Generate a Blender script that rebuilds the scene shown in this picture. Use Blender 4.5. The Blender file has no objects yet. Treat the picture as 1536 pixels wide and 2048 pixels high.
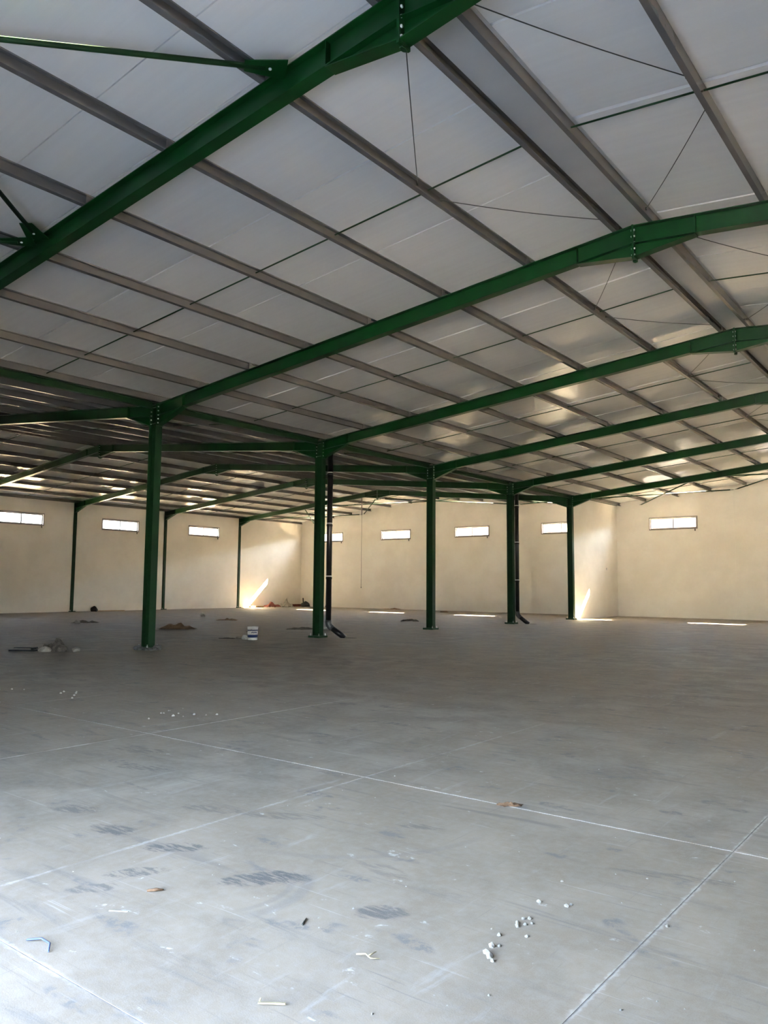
import bpy, bmesh, math, random
from mathutils import Vector, Matrix, noise

rnd = random.Random(7)
scene = bpy.context.scene
col = scene.collection

# ------------------------------------------------------------------ camera
YAW, PITCH, ROLL = math.radians(37.857), math.radians(5.353), math.radians(0.428)
CAM = Vector((16.083, -5.496, 1.584))
fwd = Vector((-math.sin(YAW) * math.cos(PITCH), math.cos(YAW) * math.cos(PITCH), math.sin(PITCH)))
rgt = Vector((math.cos(YAW), math.sin(YAW), 0))
upv = rgt.cross(fwd)
r2 = math.cos(ROLL) * rgt + math.sin(ROLL) * upv
u2 = -math.sin(ROLL) * rgt + math.cos(ROLL) * upv
cam_data = bpy.data.cameras.new('camera')
cam_data.sensor_fit = 'HORIZONTAL'
cam_data.sensor_width = 36.0
cam_data.lens = 1559.43 / 1536 * 36.0
cam_data.clip_start, cam_data.clip_end = 0.05, 2000
cam = bpy.data.objects.new('camera', cam_data)
cam.matrix_world = Matrix(((r2.x, u2.x, -fwd.x, CAM.x), (r2.y, u2.y, -fwd.y, CAM.y), (r2.z, u2.z, -fwd.z, CAM.z), (0, 0, 0, 1)))
col.objects.link(cam)
scene.camera = cam

# ------------------------------------------------------------------ sky, sun, exposure
SUN_DIR = Vector((-2.6, -5.4, -4.93)).normalized()      # the way the sunlight travels
SKY_STRENGTH = 0.95
SUN_STRENGTH = 80.0
EXPOSURE = 3.6
world = bpy.data.worlds.new('sky')
scene.world = world
world.use_nodes = True
wn, wl = world.node_tree.nodes, world.node_tree.links
wn.clear()
sky = wn.new('ShaderNodeTexSky')
sky.sky_type = 'NISHITA'
sky.sun_disc = False
sky.sun_elevation = math.asin(-SUN_DIR.z)
sky.sun_rotation = math.atan2(-SUN_DIR.x, -SUN_DIR.y)
sky.altitude = 100
sky.air_density, sky.dust_density, sky.ozone_density = 1.0, 1.6, 1.0
bg = wn.new('ShaderNodeBackground')
bg.inputs['Strength'].default_value = SKY_STRENGTH
out = wn.new('ShaderNodeOutputWorld')
hs = wn.new('ShaderNodeHueSaturation')          # hazy, whitish sky
hs.inputs['Saturation'].default_value = 0.72
wl.new(sky.outputs[0], hs.inputs['Color'])
wl.new(hs.outputs[0], bg.inputs[0])
wl.new(bg.outputs[0], out.inputs[0])

sun_data = bpy.data.lights.new('sun', 'SUN')
sun_data.energy = SUN_STRENGTH
sun_data.angle = math.radians(0.53)
sun_data.color = (1.0, 0.81, 0.56)
sun = bpy.data.objects.new('sun', sun_data)
sun.rotation_euler = SUN_DIR.to_track_quat('-Z', 'Y').to_euler()
sun.location = (30, 60, 50)
col.objects.link(sun)

vs = scene.view_settings
vs.view_transform = 'Standard'
vs.look = 'None'
vs.gamma = 1.0
vs.use_curve_mapping = False
vs.exposure = EXPOSURE
try:
    scene.cycles.max_bounces = 8
    scene.cycles.diffuse_bounces = 6
    scene.cycles.glossy_bounces = 3
    scene.cycles.transparent_max_bounces = 8
    scene.cycles.use_denoising = True
    scene.cycles.use_adaptive_sampling = True
    scene.cycles.adaptive_threshold = 0.03
    scene.cycles.sample_clamp_indirect = 12
    scene.cycles.caustics_reflective = False
    scene.cycles.caustics_refractive = False
except Exception:
    pass

# ------------------------------------------------------------------ dimensions (metres)
FR = 6.0                       # spacing of the portal frames
BAY = 24.0                     # width of each nave
Y0, Y1 = -6.0, 36.0            # inner faces of front and back wall
XL, XR = -23.83, 23.83         # inner faces of the side walls
EAVE, SLOPE = 5.965, 0.0965    # rafter top at a column, roof pitch
DEPTH = 0.285                  # rafter depth
PUR = 0.16                     # purlin height
DOOR = (11.0, 14.8, 3.4)        # front opening: x from, x to, height

def rafter_top(x):
    """Height of the rafter's upper face over x, either nave."""
    a = abs(x) % BAY
    a = min(a, BAY - a) if abs(x) < BAY else 0.0
    return EAVE + SLOPE * a

# ------------------------------------------------------------------ materials
def new_mat(name):
    m = bpy.data.materials.new(name)
    m.use_nodes = True
    return m, m.node_tree.nodes, m.node_tree.links, m.node_tree.nodes['Principled BSDF']

def simple(name, c, rough=0.5, metal=0.0, spec=0.5, var=0.15, scale=6.0, bump=0.0, detail=5.0):
    """Colour broken up by object-space noise, optional fine relief."""
    m, n, l, b = new_mat(name)
    tc = n.new('ShaderNodeTexCoord')
    nz = n.new('ShaderNodeTexNoise')
    nz.inputs['Scale'].default_value = scale
    nz.inputs['Detail'].default_value = detail
    l.new(tc.outputs['Object'], nz.inputs['Vector'])
    rp = n.new('ShaderNodeValToRGB')
    rp.color_ramp.elements[0].position = 0.3
    rp.color_ramp.elements[1].position = 0.7
    rp.color_ramp.elements[0].color = tuple(v * (1 - var) for v in c) + (1,)
    rp.color_ramp.elements[1].color = tuple(min(1, v * (1 + var)) for v in c) + (1,)
    l.new(nz.outputs['Fac'], rp.inputs['Fac'])
    l.new(rp.outputs['Color'], b.inputs['Base Color'])
    b.inputs['Roughness'].default_value = rough
    b.inputs['Metallic'].default_value = metal
    b.inputs['Specular IOR Level'].default_value = spec
    if bump:
        bp = n.new('ShaderNodeBump')
        bp.inputs['Strength'].default_value = bump
        bp.inputs['Distance'].default_value = 0.01
        l.new(nz.outputs['Fac'], bp.inputs['Height'])
        l.new(bp.outputs['Normal'], b.inputs['Normal'])
    return m

def math_node(n, l, op, a, b=None, clamp=False):
    k = n.new('ShaderNodeMath')
    k.operation = op
    k.use_clamp = clamp
    for i, v in enumerate((a, b)):
        if v is None:
            continue
        if isinstance(v, (int, float)):
            k.inputs[i].default_value = v
        else:
            l.new(v, k.inputs[i])
    return k.outputs[0]

def mixc(n, l, fac, a, b):
    k = n.new('ShaderNodeMix')
    k.data_type = 'RGBA'
    for sock, v in ((k.inputs[0], fac), (k.inputs[6], a), (k.inputs[7], b)):
        if isinstance(v, (int, float)):
            sock.default_value = v
        elif isinstance(v, tuple):
            sock.default_value = v + (1,) if len(v) == 3 else v
        else:
            l.new(v, sock)
    return k.outputs[2]

def noise_at(n, l, vec, scale, detail=6.0, rough=0.6, dist=0.0):
    k = n.new('ShaderNodeTexNoise')
    k.inputs['Scale'].default_value = scale
    k.inputs['Detail'].default_value = detail
    k.inputs['Roughness'].default_value = rough
    k.inputs['Distortion'].default_value = dist
    l.new(vec, k.inputs['Vector'])
    return k.outputs['Fac']

def ramp(n, l, fac, p0, p1):
    k = n.new('ShaderNodeMapRange')
    k.interpolation_type = 'SMOOTHSTEP'
    l.new(fac, k.inputs['Value'])
    k.inputs['From Min'].default_value = p0
    k.inputs['From Max'].default_value = p1
    return k.outputs['Result']

def scaled(n, l, vec, s, rz=0.0):
    k = n.new('ShaderNodeMapping')
    k.inputs['Scale'].default_value = s
    k.inputs['Rotation'].default_value = (0, 0, rz)
    l.new(vec, k.inputs['Vector'])
    return k.outputs['Vector']

JX = (6.0, 8.95, 11.9, 14.77)           # saw cuts in the slab
JY = (-3.67, -0.35)

def concrete(near):
    """Power-floated concrete; the single marks, scratches and joint dust exist only on the front slabs."""
    m, n, l, b = new_mat('floor_concrete_front' if near else 'floor_concrete')
    tc = n.new('ShaderNodeTexCoord')
    geo = n.new('ShaderNodeNewGeometry')
    P = geo.outputs['Position']
    sep = n.new('ShaderNodeSeparateXYZ')
    l.new(P, sep.inputs[0])
    X, Y = sep.outputs['X'], sep.outputs['Y']
    big = noise_at(n, l, P, 0.22, 4, 0.55)
    mid = noise_at(n, l, P, 1.6, 6, 0.65, 0.4)
    fine = noise_at(n, l, P, 14, 4, 0.7)
    grain = noise_at(n, l, P, 160, 1, 0.7) if near else fine
    c = mixc(n, l, ramp(n, l, mid, 0.36, 0.66), (0.168, 0.152, 0.127), (0.305, 0.276, 0.232))
    # brown site dust carried in, in broad drifts
    c = mixc(n, l, math_node(n, l, 'MULTIPLY', ramp(n, l, big, 0.34, 0.58), 0.6), c, (0.25, 0.205, 0.148))
    c = mixc(n, l, math_node(n, l, 'MULTIPLY', ramp(n, l, fine, 0.35, 0.75), 0.35), c, (0.33, 0.31, 0.28))
    # trowel and traffic streaks
    st = noise_at(n, l, scaled(n, l, P, (0.9, 7.0, 1.0), 0.45), 1.0, 6, 0.65, 0.6)
    c = mixc(n, l, math_node(n, l, 'MULTIPLY', ramp(n, l, st, 0.54, 0.72), 0.6), c, (0.13, 0.127, 0.12))
    st2 = noise_at(n, l, scaled(n, l, P, (6.0, 0.8, 1.0), 0.3), 1.0, 6, 0.7, 0.5)
    c = mixc(n, l, math_node(n, l, 'MULTIPLY', ramp(n, l, st2, 0.58, 0.76), 0.45), c, (0.42, 0.415, 0.40))
    # scuffed dark patches, ragged
    pt = noise_at(n, l, scaled(n, l, P, (2.0, 3.6, 1.0), -0.5), 1.0, 3, 0.5, 0.2)
    ptm = math_node(n, l, 'MULTIPLY', ramp(n, l, pt, 0.60, 0.68), ramp(n, l, fine, 0.40, 0.58))
    c = mixc(n, l, math_node(n, l, 'MULTIPLY', ptm, 0.75), c, (0.12, 0.122, 0.125))
    # white lime smears
    wt = noise_at(n, l, scaled(n, l, P, (3.0, 9.0, 1.0), 0.8), 1.0, 4, 0.6, 0.8)
    wtm = math_node(n, l, 'MULTIPLY', ramp(n, l, wt, 0.64, 0.70), ramp(n, l, fine, 0.5, 0.62))
    c = mixc(n, l, math_node(n, l, 'MULTIPLY', wtm, 0.75), c, (0.60, 0.59, 0.57))
    if near:
        for (sx, sy, rot, p0, p1, amt, cc) in ((1.2, 40.0, 0.25, .62, .70, .5, (0.13, 0.125, 0.118)), (0.9, 34.0, -0.55, .64, .72, .45, (0.46, 0.45, 0.43)), (30.0, 1.0, 0.2, .64, .72, .4, (0.14, 0.135, 0.128))):
            hl = noise_at(n, l, scaled(n, l, P, (sx, sy, 1.0), rot), 1.0, 3, 0.55, 0.3)
            c = mixc(n, l, math_node(n, l, 'MULTIPLY', math_node(n, l, 'MULTIPLY', ramp(n, l, hl, p0, p1), ramp(n, l, mid, 0.4, 0.6)), amt), c, cc)
        # individual marks: centre x, y, half axes, turn, darkness (wheel and boot marks, a dried puddle)
        marks = [(12.88, -2.44, .21, .10, .9, .75, 0), (12.98, -2.34, .13, .09, .4, .6, 0), (11.52, -2.45, .18, .10, .2, .65, 0),
                 (12.10, -2.42, .20, .08, .6, .7, 0), (12.28, -2.80, .17, .07, .9, .6, 0), (12.30, -3.08, .14, .06, .9, .5, 0),
                 (13.32, -1.92, .22, .07, -.2, .3, 0), (13.66, -2.37, .13, .09, .6, .6, 0), (11.65, -1.75, .25, .08, .3, .4, 0),
                 (14.38, -2.07, .22, .08, .55, .55, 1), (10.9, -2.35, .2, .09, .4, .5, 0), (10.2, -1.3, .3, .1, .3, .45, 0),
                 (13.02, -1.15, .18, .06, .4, .4, 0), (12.15, -1.55, .3, .08, .5, .35, 0), (9.6, -.9, .32, .12, .4, .4, 0), (14.6, -1.0, .35, .05, .3, .35, 0)]
        rag = noise_at(n, l, scaled(n, l, P, (5.0, 26.0, 1.0), 0.9), 1.0, 5, 0.7, 0.3)
        edge = noise_at(n, l, P, 9, 5, 0.65)
        for (mx, my, ax, ay, t, k, brown) in marks:
            dx = math_node(n, l, 'SUBTRACT', X, mx)
            dy = math_node(n, l, 'SUBTRACT', Y, my)
            ct, sn = math.cos(t), math.sin(t)
            a1 = math_node(n, l, 'MULTIPLY', math_node(n, l, 'ADD', math_node(n, l, 'MULTIPLY', dx, ct), math_node(n, l, 'MULTIPLY', dy, sn)), 1 / ax)
            b1 = math_node(n, l, 'MULTIPLY', math_node(n, l, 'SUBTRACT', math_node(n, l, 'MULTIPLY', dy, ct), math_node(n, l, 'MULTIPLY', dx, sn)), 1 / ay)
            d2 = math_node(n, l, 'ADD', math_node(n, l, 'MULTIPLY', a1, a1), math_node(n, l, 'MULTIPLY', b1, b1))
            d2 = math_node(n, l, 'ADD', d2, math_node(n, l, 'MULTIPLY', math_node(n, l, 'SUBTRACT', edge, 0.5), 2.6))
            msk = math_node(n, l, 'SUBTRACT', 1.0, ramp(n, l, d2, 0.55, 1.25))
            msk = math_node(n, l, 'MULTIPLY', msk, ramp(n, l, rag, 0.42, 0.56))
            c = mixc(n, l, math_node(n, l, 'MULTIPLY', msk, min(1.0, k * 1.25)), c, (0.24, 0.20, 0.15) if brown else (0.075, 0.077, 0.08))
        # two turning-wheel arcs beside the scraped patch
        for (cx_, cy_, rr, w, a0, k) in ((12.72, -2.62, .50, .035, 0.25, .35), (12.72, -2.62, .42, .02, 0.2, .3), (12.3, -1.0, 1.15, .03, -0.7, .25)):
            dx = math_node(n, l, 'SUBTRACT', X, cx_)
            dy = math_node(n, l, 'SUBTRACT', Y, cy_)
            rr_ = math_node(n, l, 'SQRT', math_node(n, l, 'ADD', math_node(n, l, 'MULTIPLY', dx, dx), math_node(n, l, 'MULTIPLY', dy, dy)))
            ring = math_node(n, l, 'SUBTRACT', 1.0, ramp(n, l, math_node(n, l, 'ABSOLUTE', math_node(n, l, 'SUBTRACT', rr_, rr)), w * .4, w * 1.5))
            ang = math_node(n, l, 'ABSOLUTE', math_node(n, l, 'SUBTRACT', math_node(n, l, 'ARCTAN2', dy, dx), a0))
            ring = math_node(n, l, 'MULTIPLY', ring, math_node(n, l, 'SUBTRACT', 1.0, ramp(n, l, ang, 0.35, 0.85)))
            c = mixc(n, l, math_node(n, l, 'MULTIPLY', ring, k), c, (0.13, 0.133, 0.136))
        # pale dust spilled beside the saw cuts
        dust = None
        for axis, vals in ((X, JX), (Y, JY)):
            for v in vals:
                d = math_node(n, l, 'ABSOLUTE', math_node(n, l, 'SUBTRACT', axis, v))
                d = math_node(n, l, 'ADD', d, math_node(n, l, 'MULTIPLY', math_node(n, l, 'SUBTRACT', fine, 0.5), 0.07))
                k = math_node(n, l, 'SUBTRACT', 1.0, ramp(n, l, d, 0.0, 0.022))
                dust = k if dust is None else math_node(n, l, 'MAXIMUM', dust, k)
        near = math_node(n, l, 'MULTIPLY', math_node(n, l, 'SUBTRACT', 1.0, ramp(n, l, Y, 1.0, 5.0)), ramp(n, l, X, 5.0, 7.5))
        dust = math_node(n, l, 'MULTIPLY', math_node(n, l, 'MULTIPLY', dust, near), ramp(n, l, mid, 0.33, 0.56))
        c = mixc(n, l, math_node(n, l, 'MULTIPLY', dust, 0.6), c, (0.50, 0.49, 0.47))
        c = mixc(n, l, math_node(n, l, 'MULTIPLY', ramp(n, l, grain, 0.3, 0.7), 0.18), c, (0.34, 0.325, 0.295))
    l.new(c, b.inputs['Base Color'])
    l.new(math_node(n, l, 'ADD', math_node(n, l, 'MULTIPLY', mid, 0.25), 0.52), b.inputs['Roughness'])
    b.inputs['Specular IOR Level'].default_value = 0.35
    if not near:
        return m
    bp = n.new('ShaderNodeBump')
    bp.inputs['Strength'].default_value = 0.25
    bp.inputs['Distance'].default_value = 0.004
    l.new(math_node(n, l, 'ADD', fine, math_node(n, l, 'MULTIPLY', grain, 0.4)), bp.inputs['Height'])
    l.new(bp.outputs['Normal'], b.inputs['Normal'])
    return m

def plaster():
    m, n, l, b = new_mat('wall_plaster')
    geo = n.new('ShaderNodeNewGeometry')
    P = geo.outputs['Position']
    a = noise_at(n, l, P, 0.6, 3, 0.6)
    f = noise_at(n, l, P, 7, 3, 0.65)
    g = noise_at(n, l, P, 60, 0, 0.6)
    c = mixc(n, l, ramp(n, l, a, 0.3, 0.7), (0.77, 0.74, 0.68), (0.84, 0.815, 0.76))
    c = mixc(n, l, math_node(n, l, 'MULTIPLY', ramp(n, l, f, 0.62, 0.8), 0.3), c, (0.62, 0.60, 0.55))
    l.new(c, b.inputs['Base Color'])
    b.inputs['Roughness'].default_value = 0.85
    b.inputs['Specular IOR Level'].default_value = 0.2
    bp = n.new('ShaderNodeBump')
    bp.inputs['Strength'].default_value = 0.25
    bp.inputs['Distance'].default_value = 0.006
    l.new(math_node(n, l, 'ADD', f, math_node(n, l, 'MULTIPLY', g, 0.3)), bp.inputs['Height'])
    l.new(bp.outputs['Normal'], b.inputs['Normal'])
    return m

def panel_steel():
    """Pre-painted underside of the sandwich panels: fine lengthwise ribs, semi-gloss."""
    m, n, l, b = new_mat('roof_panel_steel')
    geo = n.new('ShaderNodeNewGeometry')
    P = geo.outputs['Position']
    sep = n.new('ShaderNodeSeparateXYZ')
    l.new(P, sep.inputs[0])
    oi = n.new('ShaderNodeObjectInfo')
    s = noise_at(n, l, scaled(n, l, P, (0.25, 9.0, 1.0)), 1.0, 2, 0.6)
    q = noise_at(n, l, scaled(n, l, P, (0.5, 60.0, 1.0)), 1.0, 1, 0.5)
    w = noise_at(n, l, P, 0.5, 1, 0.5)
    c = mixc(n, l, ramp(n, l, s, 0.3, 0.7), (0.735, 0.74, 0.735), (0.765, 0.77, 0.765))
    c = mixc(n, l, math_node(n, l, 'MULTIPLY', oi.outputs['Random'], 0.25), c, (0.71, 0.715, 0.71))
    l.new(c, b.inputs['Base Color'])
    l.new(math_node(n, l, 'ADD', math_node(n, l, 'MULTIPLY', s, 0.12), 0.17), b.inputs['Roughness'])
    b.inputs['Anisotropic'].default_value = 0.85
    tg = n.new('ShaderNodeCombineXYZ')               # rolling direction of the sheet
    tg.inputs['X'].default_value = 1.0
    l.new(tg.outputs[0], b.inputs['Tangent'])
    b.inputs['Specular IOR Level'].default_value = 0.5
    b.inputs['IOR'].default_value = 1.75
    rib = math_node(n, l, 'SINE', math_node(n, l, 'MULTIPLY', sep.outputs['Y'], 2 * math.pi / 0.10))
    h = math_node(n, l, 'ADD', math_node(n, l, 'MULTIPLY', rib, 0.05), math_node(n, l, 'ADD', math_node(n, l, 'MULTIPLY', q, 0.22), math_node(n, l, 'MULTIPLY', w, 0.8)))
    bp = n.new('ShaderNodeBump')
    bp.inputs['Strength'].default_value = 0.35
    bp.inputs['Distance'].default_value = 0.006
    l.new(h, bp.inputs['Height'])
    l.new(bp.outputs['Normal'], b.inputs['Normal'])
    return m

def glass_mat():
    m = bpy.data.materials.new('window_glass')
    m.use_nodes = True
    n, l = m.node_tree.nodes, m.node_tree.links
    n.clear()
    o = n.new('ShaderNodeOutputMaterial')
    t = n.new('ShaderNodeBsdfTransparent')
    t.inputs['Color'].default_value = (0.90, 0.91, 0.90, 1)
    g = n.new('ShaderNodeBsdfGlossy')
    g.inputs['Roughness'].default_value = 0.03
    nz = n.new('ShaderNodeTexNoise')
    nz.inputs['Scale'].default_value = 3
    mx = n.new('ShaderNodeMixShader')
    mr = n.new('ShaderNodeMapRange')
    mr.inputs['To Min'].default_value = 0.04
    mr.inputs['To Max'].default_value = 0.09
    l.new(nz.outputs['Fac'], mr.inputs['Value'])
    l.new(mr.outputs['Result'], mx.inputs['Fac'])
    l.new(t.outputs[0], mx.inputs[1])
    l.new(g.outputs[0], mx.inputs[2])
    l.new(mx.outputs[0], o.inputs['Surface'])
    return m

M = {}
M['floor'] = concrete(False)
M['floor_near'] = concrete(True)
M['wall'] = plaster()
M['panel'] = panel_steel()
M['glass'] = glass_mat()
M['green'] = simple('green_paint', (0.002, 0.045, 0.0075), 0.36, 0, 0.4, 0.22, 3.0)
M['green_shade_matt'] = simple('green_paint_shade_matt', (0.002, 0.033, 0.0068), 0.6, 0, 0.4, 0.2, 3.0)  # the frame's green, darkened to carry shade on the columns, and more matt
M['purlin'] = simple('purlin_grey_primer', (0.19, 0.186, 0.178), 0.27, 0.35, 0.5, 0.08, 1.5)
M['flash'] = simple('ridge_flashing_sheet', (0.55, 0.555, 0.55), 0.3, 0.2, 0.5, 0.06, 1.5)
M['zinc'] = simple('zinc_plated_bolt', (0.80, 0.80, 0.78), 0.3, 0.25, 0.5, 0.1, 20)
M['wire'] = simple('dark_steel_wire', (0.06, 0.065, 0.06), 0.45, 0.6, 0.5, 0.15, 20)
M['alu'] = simple('aluminium_frame', (0.22, 0.20, 0.195), 0.5, 0.2, 0.5, 0.1, 10)
M['grout'] = simple('grout_mortar', (0.115, 0.115, 0.112), 0.9, 0, 0.2, 0.3, 18, 0.8)
M['pvc'] = simple('black_pvc', (0.014, 0.013, 0.014), 0.28, 0, 0.5, 0.2, 8)
M['pvc_grey'] = simple('grey_pvc_elbow', (0.06, 0.06, 0.062), 0.3, 0, 0.5, 0.2, 8)
M['steel'] = simple('bright_clamp_steel', (0.80, 0.80, 0.79), 0.3, 0.25, 0.5, 0.1, 12)
M['dust'] = simple('joint_dust', (0.27, 0.26, 0.245), 0.95, 0, 0.1, 0.25, 22, 0.6)
M['white_plastic'] = simple('white_bucket_plastic', (0.74, 0.74, 0.72), 0.4, 0, 0.5, 0.1, 12)
M['blue_print'] = simple('blue_bucket_print', (0.012, 0.03, 0.12), 0.4, 0, 0.5, 0.1, 12)
M['lime'] = simple('white_lime_crumb', (0.46, 0.45, 0.41), 0.9, 0, 0.2, 0.15, 30, 0.8)
M['cement'] = simple('grey_brown_rubble', (0.125, 0.112, 0.096), 0.92, 0, 0.2, 0.35, 14, 1.0)
M['card'] = simple('brown_cardboard', (0.22, 0.15, 0.095), 0.85, 0, 0.2, 0.25, 9, 0.5)
M['kraft'] = simple('pale_paper_sack', (0.33, 0.305, 0.27), 0.85, 0, 0.2, 0.2, 9, 0.6)
M['red_wood'] = simple('red_brown_board', (0.20, 0.055, 0.035), 0.7, 0, 0.3, 0.3, 9, 0.4)
M['wood'] = simple('pale_timber', (0.42, 0.30, 0.17), 0.75, 0, 0.3, 0.25, 9, 0.4)
M['charcoal'] = simple('black_rubber_scrap', (0.02, 0.02, 0.021), 0.6, 0, 0.4, 0.25, 9, 0.4)
M['leaf'] = simple('dry_leaf_brown', (0.13, 0.08, 0.048), 0.8, 0, 0.2, 0.3, 40, 0.5)
M['twig'] = simple('straw_splinter', (0.30, 0.265, 0.17), 0.8, 0, 0.2, 0.2, 40, 0.5)
M['blue_strip'] = simple('blue_plastic_strip', (0.07, 0.095, 0.20), 0.4, 0, 0.5, 0.15, 30)
M['ground'] = simple('outdoor_ground', (0.40, 0.33, 0.25), 0.95, 0, 0.1, 0.15, 0.4)
M['apron'] = simple('concrete_apron', (0.40, 0.41, 0.43), 0.9, 0, 0.3, 0.2, 2.0)
M['render'] = simple('outdoor_render', (0.36, 0.32, 0.27), 0.9, 0, 0.1, 0.06, 0.4)
M['grate'] = simple('drain_opening', (0.05, 0.047, 0.043), 0.9, 0, 0.2, 0.2, 10)

# ------------------------------------------------------------------ mesh helpers
class MB:
    """Collects boxes, prisms, tubes and sheets in world metres; build() links them as one mesh."""
    def __init__(self):
        self.v, self.f, self.smooth = [], [], []
    def add(self, verts, faces, smooth=False):
        k = len(self.v)
        self.v += [Vector(q) for q in verts]
        self.f += [tuple(i + k for i in fc) for fc in faces]
        self.smooth += [smooth] * len(faces)
        return self
    def hexa(self, p):
        return self.add(p, [(0, 3, 2, 1), (4, 5, 6, 7), (0, 1, 5, 4), (1, 2, 6, 5), (2, 3, 7, 6), (3, 0, 4, 7)])
    def box(self, x0, x1, y0, y1, z0, z1):
        return self.hexa([(x0, y0, z0), (x1, y0, z0), (x1, y1, z0), (x0, y1, z0), (x0, y0, z1), (x1, y0, z1), (x1, y1, z1), (x0, y1, z1)])
    def prism(self, poly, axis, a, b):
        """Polygon in the two other axes, extruded along axis from a to b."""
        def pt(q, t):
            return {'x': (t, q[0], q[1]), 'y': (q[0], t, q[1]), 'z': (q[0], q[1], t)}[axis]
        n = len(poly)
        vs_ = [pt(q, a) for q in poly] + [pt(q, b) for q in poly]
        fs = [tuple(range(n))[::-1], tuple(range(n, 2 * n))] + [(i, (i + 1) % n, n + (i + 1) % n, n + i) for i in range(n)]
        return self.add(vs_, fs)
    def tube(self, pts, r, n=10, cap=True):
        pts = [Vector(q) for q in pts]
        rs = r if isinstance(r, (list, tuple)) else [r] * len(pts)
        vs_, fs = [], []
        ref = Vector((0, 0, 1))
        for i, q in enumerate(pts):
            t = (pts[min(i + 1, len(pts) - 1)] - pts[max(i - 1, 0)]).normalized()
            a = t.cross(ref)
            if a.length < 0.05:
                a = t.cross(Vector((1, 0, 0)))
            a.normalize()
            b = t.cross(a)
            for k in range(n):
                w = 2 * math.pi * k / n
                vs_.append(q + (a * math.cos(w) + b * math.sin(w)) * rs[i])
        for i in range(len(pts) - 1):
            for k in range(n):
                fs.append((i * n + k, i * n + (k + 1) % n, (i + 1) * n + (k + 1) % n, (i + 1) * n + k))
        self.add(vs_, fs, True)
        if cap:
            k0 = len(self.v) - len(vs_)
            self.f += [tuple(k0 + k for k in range(n)), tuple(k0 + len(vs_) - n + k for k in range(n))]
            self.smooth += [False, False]
        return self
    def bar(self, p0, p1, w, h, up=Vector((0, 0, 1))):
        p0, p1 = Vector(p0), Vector(p1)
        t = (p1 - p0).normalized()
        s = t.cross(up).normalized()
        q = s.cross(t)
        return self.hexa([p0 - s * w / 2 - q * h / 2, p0 + s * w / 2 - q * h / 2, p1 + s * w / 2 - q * h / 2, p1 - s * w / 2 - q * h / 2,
                          p0 - s * w / 2 + q * h / 2, p0 + s * w / 2 + q * h / 2, p1 + s * w / 2 + q * h / 2, p1 - s * w / 2 + q * h / 2])
    def lathe(self, c, prof, n=28):
        c = Vector(c)
        vs_, fs = [], []
        for (r, z) in prof:
            for k in range(n):
                w = 2 * math.pi * k / n
                vs_.append(c + Vector((r * math.cos(w), r * math.sin(w), z)))
        for i in range(len(prof) - 1):
            for k in range(n):
                fs.append((i * n + k, i * n + (k + 1) % n, (i + 1) * n + (k + 1) % n, (i + 1) * n + k))
        return self.add(vs_, fs, True)
    def lump(self, c, s, seed, rough=0.35, sub=2, flat=True, rz=0.0):
        """Broken stone: a noisy icosphere with its underside on the ground."""
        bm = bmesh.new()
        bmesh.ops.create_icosphere(bm, subdivisions=sub, radius=1.0)
        off = Vector((seed * 3.7, seed * 1.3, seed * 7.1))
        vs_ = []
        for v in bm.verts:
            k = 1 + rough * (noise.noise(v.co * 1.3 + off) + 0.5 * noise.noise(v.co * 3.1 + off))
            q = v.co * k
            z = max(q.z, -0.45) + 0.45 if flat else q.z
            x, y = q.x * s[0], q.y * s[1]
            vs_.append(Vector(c) + Vector((x * math.cos(rz) - y * math.sin(rz), x * math.sin(rz) + y * math.cos(rz), z * s[2])))
        fs = [tuple(v.index for v in f.verts) for f in bm.faces]
        bm.free()
        return self.add(vs_, fs, False)
    def sheet(self, c, w, d, h, seed, rz=0.0, nx=9, ny=7, thick=0.006, taper=0.25):
        """A crumpled flat scrap (sack, paper, cardboard) lying on the floor, with thickness."""
        off = Vector((seed * 5.3, seed * 2.9, seed))
        top, bot = [], []
        for j in range(ny):
            for i in range(nx):
                a, b = i / (nx - 1) * 2 - 1, j / (ny - 1) * 2 - 1
                ex = 1 + taper * noise.noise(Vector((b * 1.7, a, 0)) + off)
                ey = 1 + taper * noise.noise(Vector((a * 1.7, b, 5)) + off)
                x, y = a * w / 2 * ex, b * d / 2 * ey
                fall = max(0.0, 1 - max(abs(a), abs(b)) ** 2)
                z = 0.003 + h * (0.18 + 0.82 * fall) * max(0.0, 0.5 + 0.9 * noise.noise(Vector((a * 1.9, b * 1.9, 9)) + off) + 0.35 * noise.noise(Vector((a * 5, b * 5, 3)) + off))
                q = Vector(c) + Vector((x * math.cos(rz) - y * math.sin(rz), x * math.sin(rz) + y * math.cos(rz), z))
                bot.append(q)
                top.append(q + Vector((0, 0, thick)))
        n = nx * ny
        fs = []
        for j in range(ny - 1):
            for i in range(nx - 1):
                k = j * nx + i
                fs.append((k, k + 1, k + nx + 1, k + nx))
                fs.append((n + k, n + k + nx, n + k + nx + 1, n + k + 1))
        rim = [i for i in range(nx)] + [j * nx + nx - 1 for j in range(1, ny)] + [(ny - 1) * nx + i for i in range(nx - 2, -1, -1)] + [j * nx for j in range(ny - 2, 0, -1)]
        for a, b in zip(rim, rim[1:] + rim[:1]):
            fs.append((a, b, n + b, n + a))
        return self.add(top + bot if False else bot + top, fs, False)
    def mesh(self, name, mat, origin=(0, 0, 0)):
        o = Vector(origin)
        me = bpy.data.meshes.new(name)
        me.from_pydata([tuple(q - o) for q in self.v], [], self.f)
        bm = bmesh.new()
        bm.from_mesh(me)
        bmesh.ops.recalc_face_normals(bm, faces=bm.faces)
        bm.to_mesh(me)
        bm.free()
        for p, s in zip(me.polygons, self.smooth):
            p.use_smooth = s
        me.materials.append(M[mat])
        me.update()
        return me
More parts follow.
